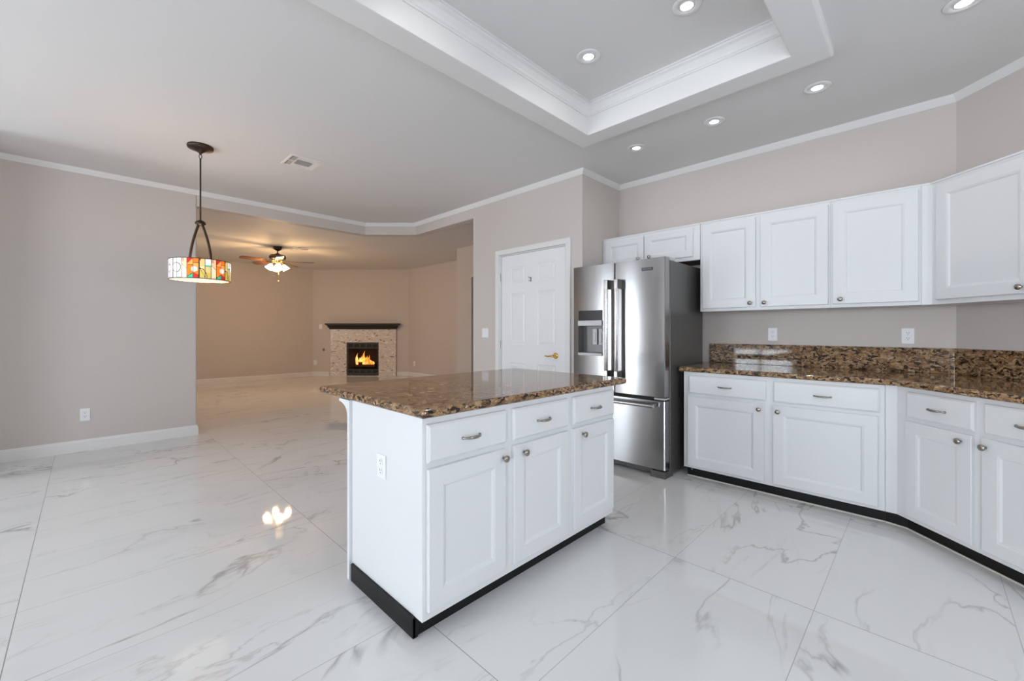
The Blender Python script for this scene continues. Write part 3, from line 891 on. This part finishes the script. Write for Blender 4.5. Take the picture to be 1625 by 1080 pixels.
# stained glass drum: each tiny facet takes the colour of the glass piece it belongs to
def glass(u, v):
    """u: place round the drum in pattern repeats, v: 0 bottom..1 top -> linear colour."""
    lead = (.035, .028, .022)
    WHT, LIL, RED, ORG, ORL, TAN, CRM, GRN, ROSE, PCH, YEL = (.95, .92, .84), (.62, .56, .58), (.55, .02, .015), (.92, .20, .012), (.95, .36, .08), (.72, .52, .19), (.86, .70, .44), (.03, .48, .26), (.55, .28, .20), (.90, .55, .30), (.62, .46, .10)
    x = (u % 1.0) * 5; k = int(x)
    if min(x - k, k + 1 - x) < .06: return lead
    def ringd(cx, cv, r): return math.hypot(x - cx, (v - cv) * 4.2) - r
    if u < -.21:                   # pattern washed out by wall light, paled in the glass colour
        e_ = ringd(2.9, .52, .95)
        if abs(e_) < .07 or abs(ringd(.6, .5, .8)) < .06: return lead
        return LIL if (e_ < 0) == (k % 2 == 1) else (WHT if v > .3 else LIL)
    d = ringd(1.22, .45, .56)
    if abs(d) < .05: return ORL
    if d < 0: return WHT
    if k == 0:
        g = .04 + .20 * x
        if abs(v - g - .02) < .02: return lead
        if v < g: return GRN
        if abs(v - .66) < .015: return lead
        if v > .66: return RED if v > .70 + .28 * x else ORL
        return ORG
    if k == 1:
        if v < .22 - .12 * (x - 1.5): return RED
        if abs(v - .76) < .015: return lead
        return ORG if v > .76 or v < .35 else ORL
    arc = abs(math.hypot(x - 2.1, (v + .02) * 2.4) - 1.25) < .05
    if k in (2, 3) and arc: return lead
    if k == 2:
        if v > .80 + .5 * (x - 2): return RED
        if ringd(2.5, .55, .26) < 0: return CRM
        if abs((v - .05) - .5 * (3 - x)) < .02: return lead
        return TAN if v > .4 else YEL
    if k == 3:
        q_ = ringd(3.5, .47, 1.0)
        if v > .68: return WHT
        if v > .60: return lead if abs(q_) < .06 else GRN
        return YEL if v < .3 else TAN
    if abs(v - .70 + .25 * (x - 4)) < .018: return lead
    return ROSE if v > .80 and x < 4.5 else (PCH if v > .70 - .25 * (x - 4) else CRM)
mb = MB(); NU, NV = 320, 40
cols_ = []
a0 = math.atan2(-PY, -PX)          # the side that faces the room
for j in range(NV):
    for i in range(NU):
        a = 2 * PI * i / NU; b = 2 * PI * (i + 1) / NU; z0 = SZ0 + (SZ1 - SZ0) * j / NV; z1 = SZ0 + (SZ1 - SZ0) * (j + 1) / NV
        mb.add([(SR * math.cos(a), SR * math.sin(a), z0), (SR * math.cos(b), SR * math.sin(b), z0), (SR * math.cos(b), SR * math.sin(b), z1), (SR * math.cos(a), SR * math.sin(a), z1)], [(0, 1, 2, 3)])
        am = (a + b) / 2 - a0
        ang = math.atan2(math.sin(am), math.cos(am))      # grows toward the lens's right
        u = (math.degrees(ang) + 24.0) / 54.0
        cols_.append(glass(u, (j + .5) / NV))
sh = mb.build('lamp_shade', M['stained'], pn)
at = sh.data.color_attributes.new('glass', 'FLOAT_COLOR', 'CORNER')
for i, p in enumerate(sh.data.polygons):
    for li in p.loop_indices: at.data[li].color = (*cols_[i], 1)
tag(sh, 'drum shade of red, orange, cream and green glass')
sm = sh.modifiers.new('solid', 'SOLIDIFY'); sm.thickness = .004; sm.offset = -1
mb = MB()
for zz in (SZ0, SZ1): mb.lathe([(SR - .004, zz - .003), (SR + .002, zz - .003), (SR + .002, zz + .003), (SR - .004, zz + .003)], seg=64, smooth=False, cap=False)
mb.build('shade_rim', M['bronze'], sh)
mb = MB(); mb.lathe([(SR - .006, SZ0 + .004), (SR - .05, SZ0 - .002), (0, SZ0 - .006)], seg=64, cap=False); tag(mb.build('diffuser', M['bulb_glow'], pn), 'cream glass diffuser')
mb = MB(); mb.lathe([(.012, -1.11), (.024, -1.125), (.028, -1.145), (.018, -1.165), (0, -1.17)], seg=20); mb.build('bulb', M['bulb_glow'], pn)
mb = MB(); mb.box(-.095, .095, -.008, .008, -1.045, -1.035)
mb.M = Matrix.Identity(4); ob = mb.build('cross_bar', M['bronze'], pn); ob.rotation_euler = (0, 0, YAW - PI / 2)
l = bpy.data.lights.new('pendant_glow', 'POINT'); l.energy = PENDANT_W; l.color = (1, .72, .45); l.shadow_soft_size = .03
lo = bpy.data.objects.new('pendant_glow', l); COL.objects.link(lo); lo.parent = pn; lo.location = (0, 0, -1.075)


# ---------------------------------------------------------------- ceiling fan in the far room
fc = FWD * 8.19 + RGT * (-4.576)
fan = thing('ceiling_fan', (fc.x, fc.y, CEIL), YAW - PI / 2, 'five blade ceiling fan with lit glass shades in the far room', 'ceiling fan')
mb = MB(); mb.lathe([(.078, 0), (.080, -.02), (.066, -.05), (.035, -.072), (.015, -.078)], seg=28); mb.build('canopy', M['bronze'], fan)
mb = MB(); mb.tube([(0, 0, -.07), (0, 0, -.145)], .011, 12); mb.build('downrod', M['bronze'], fan)
mb = MB(); mb.lathe([(.02, -.120), (.035, -.138), (.075, -.152), (.135, -.165), (.148, -.185), (.148, -.225), (.125, -.245), (.09, -.255), (.06, -.262), (0, -.263)], seg=36); mb.build('motor_housing', M['fan_metal'], fan)
iron0 = blade0 = None
def blade_mesh():
    mb = MB()
    o = [(.20, -.055), (.26, -.064), (.45, -.070), (.60, -.070), (.645, -.055), (.66, -.020), (.66, .020), (.645, .055), (.60, .070), (.45, .070), (.26, .064), (.20, .055)]
    mb.prism(o, -.004, .004)
    mb.v = [(x, y * math.cos(R(12)) - z * math.sin(R(12)), y * math.sin(R(12)) + z * math.cos(R(12)) - .285) for x, y, z in mb.v]
    return mb
for k in range(5):
    a = R(15 + 72 * k)
    if k == 0:
        blade0 = blade_mesh().build('blade', M['fan_wood'], fan, bevel=.002)
        ib = MB(); ib.tube([(.085, 0, -.245), (.13, 0, -.272), (.17, 0, -.279), (.235, 0, -.280)], .01, flat=(.018, .004)); ib.box(.20, .27, -.030, .030, -.294, -.288)
        iron0 = tag(ib.build('blade_iron', M['brass'], blade0), 'brass blade bracket')
        b = blade0
    else:
        b = blade0.copy(); COL.objects.link(b); b.parent = fan
        ii = iron0.copy(); COL.objects.link(ii); ii.parent = b
    b.rotation_euler = (0, 0, a)
mb = MB(); mb.lathe([(.05, -.262), (.058, -.275), (.058, -.300), (.040, -.318), (.018, -.330), (0, -.332)], seg=24); mb.build('light_fitter', M['brass'], fan)
def cup():
    ar = MB(); ar.tube([(.045, 0, -.300), (.075, 0, -.305), (.095, 0, -.325), (.100, 0, -.345)], .007, 8)
    tilt = Matrix.Translation((.100, 0, -.345)) @ Matrix.Rotation(R(-32), 4, 'Y')
    sd = MB(); sd.M = tilt
    sd.lathe([(.020, 0), (.030, -.012), (.045, -.045), (.058, -.085), (.070, -.110), (.066, -.108), (.054, -.083), (.030, -.040), (0, -.035)], seg=20, cap=False)
    return ar, sd
for k in range(4):
    ar, sd = cup(); a = R(40 + 90 * k)
    if k == 0:
        sh0 = tag(sd.build('lamp_shade', M['fan_glass'], fan), 'glowing frosted glass shade'); arm0 = ar.build('lamp_arm', M['brass'], sh0); s_ = sh0
        l = bpy.data.lights.new('lamp_glow', 'POINT'); l.energy = FAN_W / 4; l.color = (1, .61, .29); l.shadow_soft_size = .05
        lg0 = bpy.data.objects.new('lamp_glow', l); COL.objects.link(lg0); lg0.parent = sh0; lg0.location = (.185, 0, -.478)
    else:
        s_ = sh0.copy(); COL.objects.link(s_); s_.parent = fan
        for part_ in (arm0, lg0):
            x_ = part_.copy(); COL.objects.link(x_); x_.parent = s_
    s_.rotation_euler = (0, 0, a)
mb = MB(); mb.tube([(.03, -.02, -.33), (.03, -.02, -.66)], .0025, 6); mb.lathe([(.002, -.66), (.010, -.675), (.012, -.695), (0, -.71)], (.03, -.02, 0), 12); mb.build('pull_chain', M['brass'], fan)


# ---------------------------------------------------------------- ceiling vents
def vent(loc, rz, w, d, label):
    o = thing('ceiling_vent', loc, rz, label, 'air vent', 'ceiling air vents')
    mb = MB()
    e = .022
    mb.box(-w / 2, w / 2, -d / 2, -d / 2 + e, -.008, 0); mb.box(-w / 2, w / 2, d / 2 - e, d / 2, -.008, 0)
    mb.box(-w / 2, -w / 2 + e, -d / 2 + e, d / 2 - e, -.008, 0); mb.box(w / 2 - e, w / 2, -d / 2 + e, d / 2 - e, -.008, 0)
    xa, xb = -w / 2 + w * .27, w / 2 - w * .24
    mb.box(xa - .006, xa + .006, -d / 2 + e, d / 2 - e, -.008, 0); mb.box(xb - .006, xb + .006, -d / 2 + e, d / 2 - e, -.008, 0)
    mb.box(-w / 2 + e, xa - .006, -.008, .008, -.008, 0)
    for x0, x1, y0, y1 in ((xa, xb, -d / 2 + e, -d * .20), (xa, xb, d * .16, d / 2 - e)): mb.box(x0, x1, y0, y1, -.006, 0)
    mb.build('frame', M['vent'], o, bevel=.002)
    mb = MB(); mb.box(-w / 2 + e, w / 2 - e, -d / 2 + e, d / 2 - e, -.0015, 0); mb.build('duct_shade', M['vent_dark'], o)  # flat dark sheet, the shade inside the vent put into its colour
    def slat(x0, y0, x1, y1, tilt, hw=.007):
        mb = MB(); L = math.hypot(x1 - x0, y1 - y0); mb.box(0, L, -hw, hw, -.0006, .0006)
        ang = math.atan2(y1 - y0, x1 - x0)
        mb.M = Matrix.Identity(4)
        T = Matrix.Translation((x0, y0, -.0085)) @ Matrix.Rotation(ang, 4, 'Z') @ Matrix.Rotation(tilt, 4, 'X')
        mb.v = [tuple(T @ Vector(p)) for p in mb.v]
        mb.build('slat', M['vent'], o)
    for k in range(4):
        x = -w / 2 + e + .006 + (xa - .012 + w / 2 - e) * (k + .5) / 4 
        slat(x, -d / 2 + e, x, d / 2 - e, 0, .0028)
    for k in range(7):
        y = -d * .20 + (d * .36) * (k + .5) / 7
        slat(xa + .006, y, xb - .006, y, R(55))
    for k in range(4):
        x = xb + .008 + (w / 2 - e - xb - .008) * (k + .5) / 4
        slat(x, -d / 2 + e, x, d / 2 - e, R(20))
    return o
vent((1.480, 4.318, CEIL), 0, .300, .300, 'white square ceiling vent right of the pendant lamp')
vent((3.06, 8.86, CEIL), 0, .30, .30, 'white square ceiling vent beside the ceiling fan in the far room')

# ---------------------------------------------------------------- fireplace
fi = thing('fireplace', FPO, FRZ, 'corner fireplace with mosaic tile surround, black mantel and burning logs', 'fireplace')
SX0, SX1, SH = fp(-4.840), fp(-3.100), 1.252
mb = MB()
mb.box(SX0, FX0, -.055, 0, 0, SH); mb.box(FX1, SX1, -.055, 0, 0, SH); mb.box(FX0, FX1, -.055, 0, FZ, SH)
mb.build('surround', M['mosaic'], fi)
mb = MB()
pr = [(0, SH), (.075, SH), (.085, SH + .035), (.105, SH + .050), (.12, SH + .095), (.150, SH + .118), (.165, SH + .122), (.165, SH + .155), (0, SH + .155)]
mp_ = [(SX1 + .03, 0), (SX1 + .03, -.0001), (SX0 - .03, -.0001), (SX0 - .03, 0)]
n = len(pr)
vs = []
for x, sg in ((SX0 + .055, -1), (SX1 - .055, 1)):
    for p in pr: vs.append((x + sg * p[0], -p[0], p[1]))
mb.add(vs, [tuple(range(n - 1, -1, -1)), tuple(range(n, 2 * n))] + [(i, (i + 1) % n, n + (i + 1) % n, n + i) for i in range(n)])
for sx in (0, 1):
    x = (SX0 + .055, SX1 - .055)[sx]; sg = (-1, 1)[sx]
    vv = [(x + sg * p[0], -p[0], p[1]) for p in pr] + [(x + sg * p[0], 0, p[1]) for p in pr]
    mb.add(vv, [(i, i + 1, n + i + 1, n + i) for i in range(n - 1)])
mb.build('mantel', M['mantel'], fi)
mb = MB(); D = .42
i0, i1 = FX0 + .03, FX1 - .03
mb.add([(i0, .0, .05), (i1, .0, .05), (i1, .0, FZ - .02), (i0, .0, FZ - .02), (i0 + .14, D, .05), (i1 - .14, D, .05), (i1 - .14, D, FZ - .12), (i0 + .14, D, FZ - .12)],
       [(4, 5, 6, 7), (0, 4, 7, 3), (5, 1, 2, 6), (0, 1, 5, 4), (7, 6, 2, 3)])
mb.build('firebox', M['firebrick'], fi)
mb = MB()
def grille(z0, z1, zt, zb):
    mb.box(FX0, FX1, -.030, -.008, zt, z1); mb.box(FX0, FX1, -.030, -.008, z0, zb)
    for k in range(6):
        x = FX0 + .018 + (FX1 - FX0 - .036) * k / 5
        mb.box(x - .018, x + .018, -.030, -.008, zb, zt)
    mb.box(FX0, FX1, -.010, -.004, zb, zt, 1)
grille(.735, .900, .855, .765); grille(0, .185, .155, .085)
mb.box(FX0, FX0 + .035, -.03, -.008, .185, .735); mb.box(FX1 - .035, FX1, -.03, -.008, .185, .735)
mb.build('insert_frame', [M['iron'], M['darkgap']], fi)
mb = MB(); mb.box(FX0, FX1, -.062, -.0305, 0, .012); mb.build('hearth_strip', M['mosaic'], fi)
cxf = (FX0 + FX1) / 2
for k, (xa, ya, za, xb, yb_, zb_) in enumerate(((-.26, .16, .25, .26, .14, .25), (-.22, .26, .25, .24, .24, .25), (-.18, .12, .33, .20, .27, .34))):
    mb = MB(); mb.tube([(cxf + xa, ya, za), (cxf + (xa + xb) / 2, (ya + yb_) / 2, za + .012), (cxf + xb, yb_, zb_)], [.042, .05, .04], 12); mb.build('log', M['log'], fi)
fl = random.Random(3)
for k, (x, h, r_) in enumerate(((-.19, .30, .045), (-.10, .22, .05), (-.02, .36, .055), (.06, .24, .05), (.12, .25, .045), (.18, .15, .042), (.235, .11, .032), (-.14, .18, .04), (.02, .2, .05))):
    mb = MB(); pts = []; rad = []
    ph = fl.random() * 6
    for i in range(9):
        u = i / 8
        pts.append((cxf + x - .02 + .030 * math.sin(ph + u * 5) * u, .14 + .03 * math.cos(ph * 2 + u * 3), .30 + h * u))
        rad.append(max(.002, r_ * (math.sin(PI * min(1, u * .8 + .22)) ** 1.2) * (1 - u * .35)))
    mb.tube(pts, rad, 10); mb.build('flame', M['flame'], fi)
